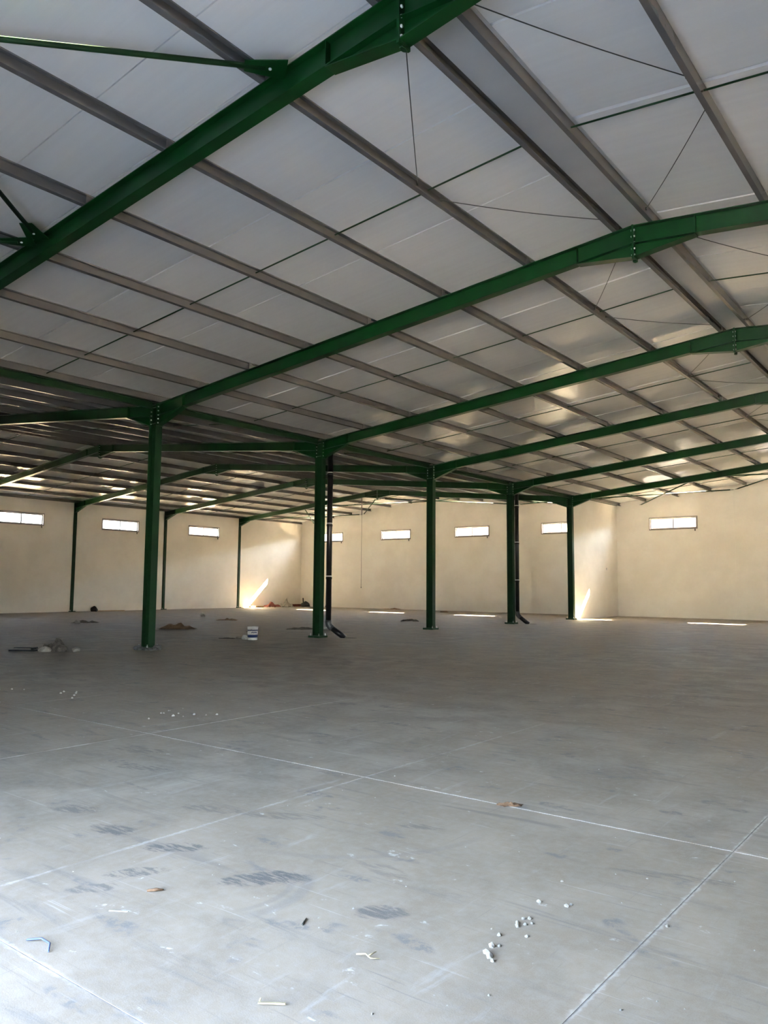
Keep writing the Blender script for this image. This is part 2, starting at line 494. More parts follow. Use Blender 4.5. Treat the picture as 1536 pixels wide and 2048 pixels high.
    def build(self, name, mat, parent=None, origin=None):
        """With a parent the mesh is stored relative to the parent's own spot."""
        if origin is None:
            origin = world_of(parent) if parent else Vector((0, 0, 0))
        me = self.mesh(name, mat, origin)
        o = bpy.data.objects.new(name, me)
        col.objects.link(o)
        if parent:
            o.parent = parent
        else:
            o.location = origin
        return o

def world_of(o):
    p = Vector(o.location)
    while o.parent:
        o = o.parent
        p = p + Vector(o.location)
    return p

def tag(o, label, cat=None, group=None, kind=None):
    o['label'] = label
    if cat:
        o['category'] = cat
    if group:
        o['group'] = group
    if kind:
        o['kind'] = kind
    return o

def thing(name, loc, label, cat, group=None):
    o = bpy.data.objects.new(name, None)
    o.empty_display_size = 0.1
    col.objects.link(o)
    o.location = loc
    return tag(o, label, cat, group)

def place(name, me, parent, wpos, rot=None):
    """A part that shares mesh data with its look-alikes."""
    o = bpy.data.objects.new(name, me)
    col.objects.link(o)
    o.parent = parent
    o.location = Vector(wpos) - world_of(parent)
    if rot:
        o.rotation_euler = rot
    return o

ORD = ['nearest', 'second', 'third', 'fourth', 'fifth', 'sixth', 'seventh', 'eighth', 'ninth', 'tenth']
NTH = ['first', 'second', 'third', 'fourth', 'fifth', 'sixth', 'seventh', 'eighth', 'ninth', 'tenth', 'eleventh', 'twelfth', 'thirteenth', 'fourteenth', 'fifteenth', 'sixteenth']

# ------------------------------------------------------------------ the ground outside
g = MB().box(-220, 220, -6.3, 300, -0.45, -0.16).build('ground', 'ground')
ap = MB().box(-220, 220, -260, -6.3, -0.45, -0.16).build('ground_apron', 'apron')
tag(ap, 'pale concrete apron outside the open doorway', kind='structure')
tag(g, 'bare sunlit yard around the warehouse', kind='structure')
g = MB().box(-70, 70, 60.0, 66.0, -0.16, 9.0)
g.box(-70.1, 70.1, 59.9, 60.25, 9.0, 9.25)
tag(g.build('wall_neighbour', 'render'), 'pale rendered side of the neighbouring building across the yard', kind='structure')

# ------------------------------------------------------------------ floor
SX, SY = (3.0,) + JX + (18.0,), (-6.0,) + JY + (3.0,)
fl = MB()
fl.box(-24.1, 24.1, -6.3, 36.3, -0.158, -0.06)
fl.box(-24.1, SX[0], -6.3, 36.3, -0.06, 0)
fl.box(SX[-1], 24.1, -6.3, 36.3, -0.06, 0)
fl.box(SX[0], SX[-1], -6.3, SY[0], -0.06, 0)
fl.box(SX[0], SX[-1], SY[-1], 36.3, -0.06, 0)
floor = fl.build('floor', 'floor')
tag(floor, 'dusty grey power-floated concrete floor of the empty warehouse', kind='structure')
GAP = 0.004
for i in range(len(SX) - 1):
    for j in range(len(SY) - 1):
        x0, x1 = SX[i] + (GAP if i else 0), SX[i + 1] - (GAP if i < len(SX) - 2 else 0)
        y0, y1 = SY[j] + (GAP if j else 0), SY[j + 1] - (GAP if j < len(SY) - 2 else 0)
        MB().box(x0, x1, y0, y1, -0.0595, 0).build('concrete_slab', 'floor_near', floor)
for v in JX:
    MB().box(v - GAP, v + GAP, SY[0], SY[-1], -0.0595, -0.002).build('joint_filler', 'dust', floor)
for v in JY:
    for i in range(len(SX) - 1):
        MB().box(SX[i] + GAP, SX[i + 1] - GAP, v - GAP, v + GAP, -0.0595, -0.002).build('joint_filler', 'dust', floor)

# ------------------------------------------------------------------ walls with window openings
WZ0, WZ1 = 4.645, 5.215
back_win = [(-22.25, -19.86), (-16.35, -13.99), (-10.45, -8.06), (-4.48, -2.10), (1.83, 4.23), (7.85, 10.22), (13.8, 16.2), (19.8, 22.2)]
left_win = [(1.8, 4.2), (7.8, 10.2), (13.81, 16.15), (19.70, 22.05), (25.79, 28.19)]
ROOF_LOW = PUR + 0.003

def strips(mb, lo, hi, wins, boxf, z_top):
    """Wall pieces round a row of openings."""
    boxf(mb, lo, hi, 0.0, WZ0)
    cur = lo
    for a, b in wins:
        boxf(mb, cur, a, WZ0, WZ1)
        cur = b
    boxf(mb, cur, hi, WZ0, WZ1)
    if z_top:
        boxf(mb, lo, hi, WZ1, z_top)

bw = MB()
fb = lambda mb, a, b, z0, z1: mb.box(a, b, Y1, Y1 + 0.25, z0, z1)
strips(bw, -24.08, 24.08, back_win, fb, None)
top = rafter_top(0) + ROOF_LOW
apx = rafter_top(12) + ROOF_LOW
for s in (-1, 1):
    bw.prism([(0, WZ1), (s * 24.08, WZ1), (s * 24.08, top), (s * 12, apx), (0, top)], 'y', Y1, Y1 + 0.25)
wall_back = tag(bw.build('wall_back', 'wall'), 'far cream plastered gable wall with a row of strip windows', kind='structure')

lw = MB()
fb = lambda mb, a, b, z0, z1: mb.box(XL - 0.2, XL, a, b, z0, z1)
cols_y = [FR * i for i in range(-1, 7)]
for a, b in zip(cols_y[:-1], cols_y[1:]):
    lo, hi = (a + 0.1 if a > -6 else -6.0), (b - 0.1 if b < 36 else 36.0)
    w = [q for q in left_win if a < q[0] < b]
    strips(lw, lo, hi, w, fb, 6.10)
for y in cols_y[1:-1]:
    lw.box(XL - 0.26, XL - 0.2, y - 0.25, y + 0.25, 0, 6.10)
wall_left = tag(lw.build('wall_left', 'wall'), 'long cream plastered side wall with high strip windows', kind='structure')

rw = MB()
fb = lambda mb, a, b, z0, z1: mb.box(XR, XR + 0.2, a, b, z0, z1)
strips(rw, -6.0, 36.0, left_win, fb, 6.10)
wall_right = tag(rw.build('wall_right', 'wall'), 'plastered side wall on the side away from view', kind='structure')

fw = MB()
fw.box(-24.08, DOOR[0], Y0 - 0.25, Y0, 0, 5.0)
fw.box(DOOR[1], 24.08, Y0 - 0.25, Y0, 0, 5.0)
fw.box(DOOR[0], DOOR[1], Y0 - 0.25, Y0, DOOR[2], 5.0)
for s in (-1, 1):
    fw.prism([(0, 5.0), (s * 24.08, 5.0), (s * 24.08, top), (s * 12, apx), (0, top)], 'y', Y0 - 0.25, Y0)
wall_front = tag(fw.build('wall_front', 'wall'), 'front gable wall with the wide open doorway behind the viewer', kind='structure')

dv = MB()
dv.prism([(30.14, 0), (36.0, 0), (36.0, 6.0), (30.14, 6.0)], 'x', -0.2, 0.0)
wall_div = tag(dv.build('wall_divider', 'wall'), 'short cream dividing wall between the last column and the gable', kind='structure')

# plastered-over gable posts: slim raised seams on the back wall
for k, (x, z1) in enumerate(((6.05, 6.5), (-6.0, 6.45))):
    t = MB().box(x - 0.03, x + 0.03, Y1 - 0.012, Y1, 0.0, z1)
    t.box(x - 0.008, x + 0.008, Y1 - 0.018, Y1 - 0.012, 0.0, z1)
    tag(t.build('trim_%d' % (k + 1), 'wall'), ['narrow vertical plaster seam right of the rightmost window', 'narrow vertical plaster seam left of the dividing wall'][k], kind='structure')

# ------------------------------------------------------------------ windows
def window(idx, axis, a, b, wall_at, outward, label):
    """Two-pane aluminium slider in a wall opening, with handle and corner lugs."""
    mid = wall_at + outward * 0.07
    def bx(mb, s0, s1, d0, d1, z0, z1):
        d0, d1 = sorted((mid + outward * d0, mid + outward * d1))
        return mb.box(s0, s1, d0, d1, z0, z1) if axis == 'x' else mb.box(d0, d1, s0, s1, z0, z1)
    c = ((a + b) / 2, mid, WZ0) if axis == 'x' else (mid, (a + b) / 2, WZ0)
    root = bpy.data.objects.new('window_%d' % idx, None)
    root.location = c
    root.empty_display_size = 0.1
    col.objects.link(root)
    tag(root, label, kind='structure')
    f = MB()
    t = 0.055
    bx(f, a, b, -0.03, 0.05, WZ0, WZ0 + t)
    bx(f, a, b, -0.03, 0.05, WZ1 - t, WZ1)
    bx(f, a, a + t, -0.03, 0.05, WZ0 + t, WZ1 - t)
    bx(f, b - t, b, -0.03, 0.05, WZ0 + t, WZ1 - t)
    fr_ = f.build('window_frame', 'alu', root)
    m = (a + b) / 2
    s = MB()
    bx(s, m - 0.032, m + 0.032, -0.012, 0.03, WZ0 + t, WZ1 - t)
    s.build('mullion', 'alu', root)
    for p0, p1 in ((a + t, m - 0.032), (m + 0.032, b - t)):
        g_ = MB()
        bx(g_, p0, p1, 0.008, 0.014, WZ0 + t, WZ1 - t)
        g_.build('pane', 'glass', root)
    # thin frame leaf standing proud of the plaster round the opening
    f = MB()
    e = 0.05
    for (s0, s1, z0, z1) in ((a - e, b + e, WZ1, WZ1 + e), (a - e, b + e, WZ0 - e, WZ0), (a - e, a, WZ0, WZ1), (b, b + e, WZ0, WZ1)):
        bx(f, s0, s1, -0.09, -0.0695, z0, z1)
    f.build('cover_strip', 'alu', root)
    h = MB()
    bx(h, b - 0.10, b - 0.06, -0.11, -0.0695, WZ0 - 0.16, WZ0 - 0.051)
    h.build('latch', 'charcoal', fr_)

names_b = ['strip window of the far gable half hidden by the column with the nearer downpipe',
           'strip window of the far gable, just left of the third column',
           'strip window of the far gable between the third and fourth columns',
           'strip window of the far gable cut off by the last column',
           'strip window right of the dividing wall in the right-hand nave']
k = 1
for i, (a, b) in enumerate(back_win):
    lab = names_b[i] if i < 5 else 'strip window of the right-hand nave gable, %s past the edge of the photograph' % NTH[i - 5]
    window(k, 'x', a, b, Y1, 1, 'white glaring two-pane ' + lab)
    k += 1
for i, (a, b) in enumerate(left_win):
    lab = ['', '', 'at the left edge of the photograph', 'second from the left edge, with the strongest glare', 'between the last two wall columns'][i]
    window(k, 'y', a, b, XL, -1, 'white glaring strip window in the long side wall, ' + lab if lab else 'strip window in the long side wall, %s from the front gable' % NTH[i])
    k += 1
for i, (a, b) in enumerate(left_win):
    window(k, 'y', a, b, XR, 1, 'strip window in the side wall away from view, %s from the front gable' % NTH[i])
    k += 1

# ------------------------------------------------------------------ roof: sandwich panels on purlins
rs = MB()
for s in (-1, 1):
    za, zb = top, apx
    for (xa, za_, xb, zb_) in ((0.0, top, s * 12.0, apx), (s * 12.0, apx, s * 24.3, top - 0.02)):
        rs.hexa([(xa, -6.4, za_ + 0.045), (xb, -6.4, zb_ + 0.045), (xb, 36.4, zb_ + 0.045), (xa, 36.4, za_ + 0.045),
                 (xa, -6.4, za_ + 0.10), (xb, -6.4, zb_ + 0.10), (xb, 36.4, zb_ + 0.10), (xa, 36.4, za_ + 0.10)])
ceiling = tag(rs.build('ceiling', 'flash'), 'white sandwich panel roof over both naves', kind='structure')
PW = 1.0
def panel_mesh(sl):
    """One panel, 1 m wide, running from eave to ridge of slope sl (centre at the eave end)."""
    x0, x1, z0, z1 = sl
    mb = MB()
    y0, y1 = 0.003, PW - 0.003
    mb.hexa([(x0, y0, z0), (x1, y0, z1), (x1, y1, z1), (x0, y1, z0), (x0, y0, z0 + 0.044), (x1, y0, z1 + 0.044), (x1, y1, z1 + 0.044), (x0, y1, z0 + 0.044)])
    return mb.mesh('roof_panel', 'panel')
for sl in ((0.22, 11.99, top + SLOPE * .22, apx), (12.01, 23.83, apx, top), (-11.99, -0.22, apx, top + SLOPE * .22), (-23.83, -12.01, top, apx)):
    me = panel_mesh(sl)
    for j in range(42):
        place('roof_panel', me, ceiling, (0, -6.0 + j * PW, 0.001), (rnd.uniform(-0.004, 0.004), 0, 0))
for s in (-1, 1):
    f = MB()
    xs = [(-0.36, -0.035), (-0.26, -0.018), (-0.24, -0.055), (0.24, -0.055), (0.26, -0.018), (0.36, -0.035)]
    pts = [(s * 12 + a, apx - 0.004 + d - SLOPE * 0.0) for a, d in xs]
    poly = pts + [(a, b - 0.002) for a, b in pts[::-1]]
    f.prism(poly, 'y', -5.99, 35.99)
    f.build('ridge_flashing', 'flash', ceiling)

# ------------------------------------------------------------------ central columns, wall columns
bolt_me = MB()
bolt_me.lathe((0, 0, 0), [(0.0, 0.016), (0.010, 0.016), (0.017, 0.012), (0.018, 0.0)], 6)
BOLT = bolt_me.mesh('bolt', 'zinc')
nut_me = MB()
nut_me.lathe((0, 0, 0), [(0.0, 0.07), (0.011, 0.07), (0.011, 0.03), (0.022, 0.03), (0.022, 0.0)], 6)
ANCHOR = nut_me.mesh('anchor_bolt', 'zinc')
HC, BC = 0.27, 0.19        # column section depth and flange width

def h_section(mb, x, y, z0, z1):
    mb.box(x - HC / 2, x - HC / 2 + 0.012, y - BC / 2, y + BC / 2, z0, z1)
    mb.box(x + HC / 2 - 0.012, x + HC / 2, y - BC / 2, y + BC / 2, z0, z1)
    mb.box(x - HC / 2 + 0.012, x + HC / 2 - 0.012, y - 0.004, y + 0.004, z0, z1)

def column(x, y, label, group, mortar=False):
    root = thing('steel_column', (x, y, 0), label, 'column', group)
    mb = MB()
    h_section(mb, x, y, 0.06, EAVE)
    mb.build('shaft', 'green_shade_matt', root)  # same paint as the rafters, with shade put into its colour
    b = MB()
    if mortar:
        b.box(x - 0.19, x + 0.19, y - 0.17, y + 0.17, 0.001, 0.06)
    else:
        b.box(x - 0.21, x + 0.21, y - 0.20, y + 0.20, 0.001, 0.06)
    bp_ = b.build('base_plate', 'green_shade_matt', root)
    for sx in (-1, 1):
        for sy in (-1, 1):
            place('anchor_bolt', ANCHOR, bp_, (x + sx * 0.165, y + sy * 0.14, 0.06))
    if mortar:
        for q in range(13):
            a = q / 13 * 2 * math.pi
            m = MB().lump((x + 0.25 * math.cos(a), y + 0.22 * math.sin(a), 0.0), (0.09 + rnd.random() * .03, 0.08, 0.045 + rnd.random() * .035), q + 1.0, rz=a)
            m.build('mortar_lump', 'grout', root)
    else:
        MB().lump((x, y, 0.0), (0.235, 0.22, 0.012), 4.0 + y, 0.12).build('grout_bed', 'grout', root)
    # joint stiffeners between the flanges, at the level of the haunch
    st = MB()
    for z in (5.50, 5.90):
        for sy in (-1, 1):
            y0, y1 = sorted((y + sy * 0.004, y + sy * (BC / 2 - 0.006)))
            st.box(x - HC / 2 + 0.012, x + HC / 2 - 0.012, y0, y1, z, z + 0.012)
    st.build('stiffener', 'green', root)
    cp = MB().box(x - HC / 2 - 0.01, x + HC / 2 + 0.01, y - BC / 2 - 0.005, y + BC / 2 + 0.005, EAVE, EAVE + 0.014)
    cp.build('cap_plate', 'green', root)
    return root

near_names = ['nearest green steel column of the central row, with lumpy mortar round its foot',
              'green steel column of the central row carrying the nearer black downpipe',
              'third green steel column of the central row, plain, on a square base plate',
              'green steel column of the central row carrying the farther black downpipe',
              'last green steel column of the central row, at the end of the dividing wall']
central = [column(0, FR * i, near_names[i - 1], 'central row of columns', i == 1) for i in range(1, 6)]

def wall_column(y, label):
    root = thing('wall_column', (XL, y, 0), label, 'column', 'columns set in the long side wall')
    x = XL + 0.045 - HC / 2
    mb = MB()
    mb.box(x + HC / 2 - 0.012, x + HC / 2, y - 0.085, y + 0.085, 0.02, EAVE)
    mb.box(x - HC / 2 + 0.06, x + HC / 2 - 0.012, y - 0.004, y + 0.004, 0.02, EAVE)
    mb.box(x - HC / 2 + 0.08, x - HC / 2 + 0.092, y - 0.085, y + 0.085, 0.02, EAVE)
    mb.build('shaft', 'green_shade_matt', root)  # backlit shade painted in by the darkened green
    bp_ = MB().box(XL + 0.001, XL + 0.17, y - 0.16, y + 0.16, 0.001, 0.04).build('base_plate', 'green_shade_matt', root)
    for sy in (-1, 1):
        place('anchor_bolt', ANCHOR, bp_, (XL + 0.11, y + sy * 0.12, 0.04))
wall_column(12.0, 'shade-darkened green column set in the side wall just beyond the left edge')
wall_column(18.0, 'shade-darkened green column set in the side wall, left of the nearest central column')
wall_column(24.0, 'shade-darkened green column set in the side wall, right of the nearest central column')
wall_column(30.0, 'shade-darkened green column set in the side wall where the sun streak meets the floor')

# ------------------------------------------------------------------ rafters
FW = 0.16     # flange width
def sloped(mb, x0, x1, zo0, zo1, y0, y1, base):
    """Plate between x0 and x1 whose faces lie zo0 / zo1 above the rafter-top line."""
    z = lambda x: base(x)
    mb.hexa([(x0, y0, z(x0) + zo0), (x1, y0, z(x1) + zo0), (x1, y1, z(x1) + zo0), (x0, y1, z(x0) + zo0),
             (x0, y0, z(x0) + zo1), (x1, y0, z(x1) + zo1), (x1, y1, z(x1) + zo1), (x0, y1, z(x0) + zo1)])

cleat = MB()
cleat.box(-0.035, 0.035, -0.05, 0.05, 0.0, 0.006)
cleat.box(-0.035, -0.029, -0.05, 0.05, 0.006, 0.15)
CLEAT = cleat.mesh('purlin_cleat', 'purlin')
dist = [0.23, 1.69, 3.36, 5.04, 6.73, 8.46, 10.17, 11.72]        # purlins: distance from the eave line

def rafter(y, sgn, label, group, halves=(True, True), cover=12.6):
    """Pair of haunched rafters spanning the nave on side sgn of the valley."""
    root = thing('roof_rafter', (sgn * 12.0, y, EAVE), label, 'rafter', group)
    base = rafter_top
    Z = base
    for h in (0, 1):
        if not halves[h]:
            continue
        # near half runs 0..12, far half 12..24 (mirrored)
        X = (lambda a: sgn * a) if h == 0 else (lambda a: sgn * (24.0 - a))
        in_c = HC / 2 + 0.02
        mb = MB()
        def slp(a0, a1, z0, z1, w):
            x0, x1 = sorted((X(a0), X(a1)))
            sloped(mb, x0, x1, z0, z1, y - w, y + w, Z)
        slp(in_c, 11.985, -0.012, 0.0, FW / 2)
        slp(in_c, 11.985, -DEPTH, -DEPTH + 0.012, FW / 2)
        slp(in_c, 11.985, -DEPTH + 0.012, -0.012, 0.004)
        mb.build('rafter_beam', 'green', root)
        # eaves haunch
        hb = MB()
        a0, a1 = in_c, 1.10
        zb0, zb1 = 5.45, Z(X(a1)) - DEPTH
        hb.prism([(X(a0), Z(X(a0)) - DEPTH), (X(a1), zb1), (X(a0), zb0)], 'y', y - 0.004, y + 0.004)
        hb.prism([(X(a0), zb0), (X(a1), zb1), (X(a1), zb1 - 0.012), (X(a0), zb0 - 0.012)], 'y', y - FW / 2, y + FW / 2)
        hb.build('eaves_haunch', 'green', root)
        # apex haunch
        ab = MB()
        a0, a1 = 11.08, 11.985
        za0, za1 = Z(X(a0)) - DEPTH, 6.635
        ab.prism([(X(a0), za0), (X(a1), Z(X(a1)) - DEPTH), (X(a1), za1)], 'y', y - 0.004, y + 0.004)
        ab.prism([(X(a0), za0), (X(a1), za1), (X(a1), za1 - 0.012), (X(a0), za0 - 0.012)], 'y', y - FW / 2, y + FW / 2)
        ab.build('apex_haunch', 'green', root)
        for a in (1.10, 11.08):
            x0, x1 = sorted((X(a) - 0.005, X(a) + 0.005))
            for sy in (-1, 1):
                y0, y1 = sorted((y + sy * 0.004, y + sy * (FW / 2 - 0.004)))
                s = MB()
                sloped(s, x0, x1, -DEPTH + 0.012, -0.012, y0, y1, Z)
                s.build('stiffener', 'green', root)
        # end plate at the column with its bolts
        x0, x1 = sorted((X(HC / 2), X(HC / 2 + 0.02)))
        e = MB().box(x0, x1, y - 0.09, y + 0.09, 5.43, EAVE + 0.012)
        ep = e.build('column_end_plate', 'green', root)
        if h == 0:
            for q in range(5):
                for sy in (-1, 1):
                    d = sgn
                    place('bolt', BOLT, ep, (X(HC / 2 + 0.02), y + sy * 0.055, 5.50 + q * 0.10), (0, math.pi / 2 * d, 0))
                    place('bolt', BOLT, ep, (X(HC / 2 - 0.012), y + sy * 0.055, 5.50 + q * 0.10), (0, -math.pi / 2 * d, 0))
        # apex end plate
        x0, x1 = sorted((X(11.985), X(12.0)))
        ap_ = MB().box(x0, x1, y - 0.09, y + 0.09, 6.585, Z(sgn * 12) + 0.004).build('apex_end_plate', 'green', root)
        d = -1 if X(0) < X(12) else 1
        for q in range(5):
            for sy in (-1, 1):
                place('bolt', BOLT, ap_, (X(11.985), y + sy * 0.058, 6.655 + q * 0.098), (0, math.pi / 2 * d, 0))
        for a in dist:
            if a < 0.3 or (h == 1 and sgn > 0 and 24 - a > 16.5):
                continue
            o = place('purlin_cleat', CLEAT, root, (X(a) + (0.05 if X(0) < X(12) else -0.05), y, Z(X(a)) + 0.0))
            if X(0) > X(12):
                o.rotation_euler = (0, 0, math.pi)
    MB().lump((sgn * 12.0, y, 6.56), (0.03, 0.05, 0.02), y, 0.2).build('plate_toe', 'green_shade_matt', root)
    return root

rr = ['nearest green rafter pair of the right-hand nave, crossing the top left corner',
      'second green rafter pair of the right-hand nave, springing from the nearest column',
      'third green rafter pair of the right-hand nave, springing from the nearer downpipe column',
      'fourth green rafter pair of the right-hand nave, springing from the plain third column',
      'fifth green rafter pair of the right-hand nave, springing from the farther downpipe column',
      'farthest green rafter pair of the right-hand nave, springing from the dividing wall column']
for i in range(6):
    rafter(FR * i, 1, rr[i], 'rafters of the right-hand nave')
rl = ['green rafter pair of the left-hand nave meeting the nearest central column',
      'green rafter pair of the left-hand nave meeting the nearer downpipe column',
      'green rafter pair of the left-hand nave meeting the plain third column',
      'green rafter pair of the left-hand nave meeting the farther downpipe column',
      'green rafter pair of the left-hand nave meeting the last central column']
for i in range(1, 6):
    rafter(FR * i, -1, rl[i - 1], 'rafters of the left-hand nave')

# ------------------------------------------------------------------ purlins: lipped channels open towards the ridge
def purlin(x, label, group, y0=-5.99, y1=35.99):
    """C section standing on the rafters over x; its open side faces the ridge."""
    a = abs(x)
    left_side = a < 12.0
    o = (1 if left_side else -1) * (1 if x > 0 else -1)      # direction of the ridge
    z = rafter_top(x) + 0.001
    W_, T, LIP = 0.068, 0.004, 0.018
    tilt = SLOPE * o
    pts = [(-W_ / 2, 0), (W_ / 2, 0), (W_ / 2, LIP), (W_ / 2 - T, LIP), (W_ / 2 - T, T), (-W_ / 2 + T, T),
           (-W_ / 2 + T, PUR - T), (W_ / 2 - T, PUR - T), (W_ / 2 - T, PUR - LIP), (W_ / 2, PUR - LIP), (W_ / 2, PUR), (-W_ / 2, PUR)]
    poly = [(x + o * (p - tilt * o * 0), z + q + SLOPE * p) for p, q in pts]
    mb = MB()
    n = len(poly)
    vs_ = [(p, y0, q) for p, q in poly] + [(p, y1, q) for p, q in poly]
    fs = [(i, (i + 1) % n, n + (i + 1) % n, n + i) for i in range(n)]
    # channel ends, split into convex strips
    for k0 in (0, n):
        fs += [tuple(k0 + i for i in q) for q in ((0, 1, 4, 5), (1, 2, 3, 4), (0, 5, 6, 11), (6, 7, 10, 11), (7, 8, 9, 10))]
    mb.add(vs_, fs)
    ob = mb.build('roof_purlin', 'purlin', None, Vector((x, 15.0, z)))
    return tag(ob, label, 'purlin', group)

for i, d in enumerate(dist):
    tail = ' beside the valley' if i == 0 else (' beside the ridge' if i == 7 else '')
    purlin(d, 'grey purlin of the right-hand nave, %s up from the valley%s' % (NTH[i], tail), 'purlins of the right-hand nave')
for i, d in enumerate(dist[::-1][:3]):
    purlin(24 - d, 'grey steel purlin past the ridge of the right-hand nave, %s down from the ridge' % NTH[i], 'purlins of the right-hand nave')
for i, d in enumerate(dist):
    purlin(-d, 'grey steel purlin of the left-hand nave, %s up from the central valley' % NTH[i], 'purlins of the left-hand nave', -0.5)
    purlin(-(24 - d), 'grey steel purlin of the left-hand nave, %s up from the long side wall' % NTH[i], 'purlins of the left-hand nave', -0.5)

# ------------------------------------------------------------------ sag rods: green tubes tying the purlins at mid-span
bays = ['the front bay', 'the second bay', 'the third bay', 'the fourth bay', 'the fifth bay', 'the sixth bay', 'the end bay by the gable']
def sag_line(y, sgn, far, label, group, upto=8):
    X = (lambda a: sgn * a) if not far else (lambda a: sgn * (24 - a))
    root = thing('sag_rod', (X(6.0), y, rafter_top(X(6.0))), label, 'tie rod', group)
    ds = dist if not far else dist
    for a, b in list(zip(dist[:-1], dist[1:]))[8 - upto if far and sgn > 0 else 0:]:
        p = Vector((X(a) + 0.04 * (1 if X(b) > X(a) else -1), y, rafter_top(X(a)) + 0.075))
        q = Vector((X(b) - 0.04 * (1 if X(b) > X(a) else -1), y, rafter_top(X(b)) + 0.055))
        MB().tube([p, q], 0.0125, 8).build('rod', 'green_shade_matt', root)
    return root
for j in range(-1, 6):
    y = FR * j + 3.0
    if j >= 0:
        sag_line(y, 1, False, 'thin green tie rod left of the right-hand ridge, in %s' % bays[j + 1], 'purlin tie rods')
    if 0 <= j < 4:
        sag_line(y, 1, True, 'thin green tie rod right of the right-hand ridge, in %s' % bays[j + 1], 'purlin tie rods', 3)
    if j >= 1:
        sag_line(y, -1, False, 'thin tie rod right of the left-hand ridge, in %s' % bays[j + 1], 'purlin tie rods')
        sag_line(y, -1, True, 'thin tie rod left of the left-hand ridge, in %s' % bays[j + 1], 'purlin tie rods')

# thin wire braces next to the ridge, running from mid-span to the frames
def wire(p, q, label):
    p, q = Vector(p), Vector(q)
    pts = [p.lerp(q, k / 8) - Vector((0, 0, 0.03 * math.sin(math.pi * k / 8))) for k in range(9)]
    root = thing('ridge_wire', p, label, 'wire', 'ridge bracing wires')
    MB().tube(pts, 0.006, 6).build('wire', 'wire', root)
    for e in (p, q):
        MB().box(e.x - 0.012, e.x + 0.012, e.y - 0.012, e.y + 0.012, e.z - 0.02, e.z + 0.02).build('hook', 'wire', root)
for j in range(0, 5):
    y = FR * j
    wx, wy = dist[6], y + 3.0
    zr, zm = rafter_top(11.72) + 0.06, rafter_top(wx) + 0.06
    wire((11.68, y + 0.45, zr), (wx + 0.04, wy - 0.25, zm), 'thin dark wire left of the ridge leaving the %s rafter, in %s' % (ORD[j], bays[j + 1]))
    wire((wx + 0.04, wy + 0.32, zm), (11.68, y + 5.55, zr), 'thin dark wire left of the ridge reaching the %s rafter, in %s' % (ORD[j + 1], bays[j + 1]))
    if j < 3:
        wire((12.33, y + 0.35, zr), (24 - wx - 0.04, wy - 0.35, zm), 'thin dark wire right of the ridge leaving the %s rafter, in %s' % (ORD[j], bays[j + 1]))
        wire((24 - wx - 0.04, wy + 0.36, zm), (12.33, y + 5.6, zr), 'thin dark wire right of the ridge reaching the %s rafter, in %s' % (ORD[j + 1], bays[j + 1]))

# ------------------------------------------------------------------ valley beams and gutter
for j in range(0, 6):
    y0, y1 = FR * j + 0.12, FR * (j + 1) - 0.12
    lab = ['running in from the left edge to the nearest column', 'between the nearest column and the nearer downpipe column', 'between the nearer downpipe column and the third column',
           'between the third column and the farther downpipe column', 'between the farther downpipe column and the last column', 'above the dividing wall'][j]
    root = thing('valley_beam', (0, (y0 + y1) / 2, 5.86), 'dark green valley beam ' + lab, 'beam', 'beams along the central valley')
    b = MB()
    if j == 5:
        y1 = 35.98
    b.box(-0.06, 0.06, y0, y1, 6.002, 6.012)
    b.box(-0.06, 0.06, y0, y1, 5.86, 5.87)
    b.box(-0.004, 0.004, y0, y1, 5.87, 6.002)
    b.build('beam', 'green_shade_matt', root) if j < 5 else MB().box(-0.06, 0.06, y0, y1, 6.001, 6.012).build('beam', 'green_shade_matt', root)
gt = MB()
gt.box(-0.20, 0.20, -5.99, 35.99, 6.014, 6.018)
gt.box(-0.204, -0.20, -5.99, 35.99, 6.014, 6.15)
gt.box(0.20, 0.204, -5.99, 35.99, 6.014, 6.15)
tag(gt.build('valley_gutter', 'purlin', None, Vector((0, 15, 6.014))), 'long grey sheet gutter lying along the central valley', 'gutter')

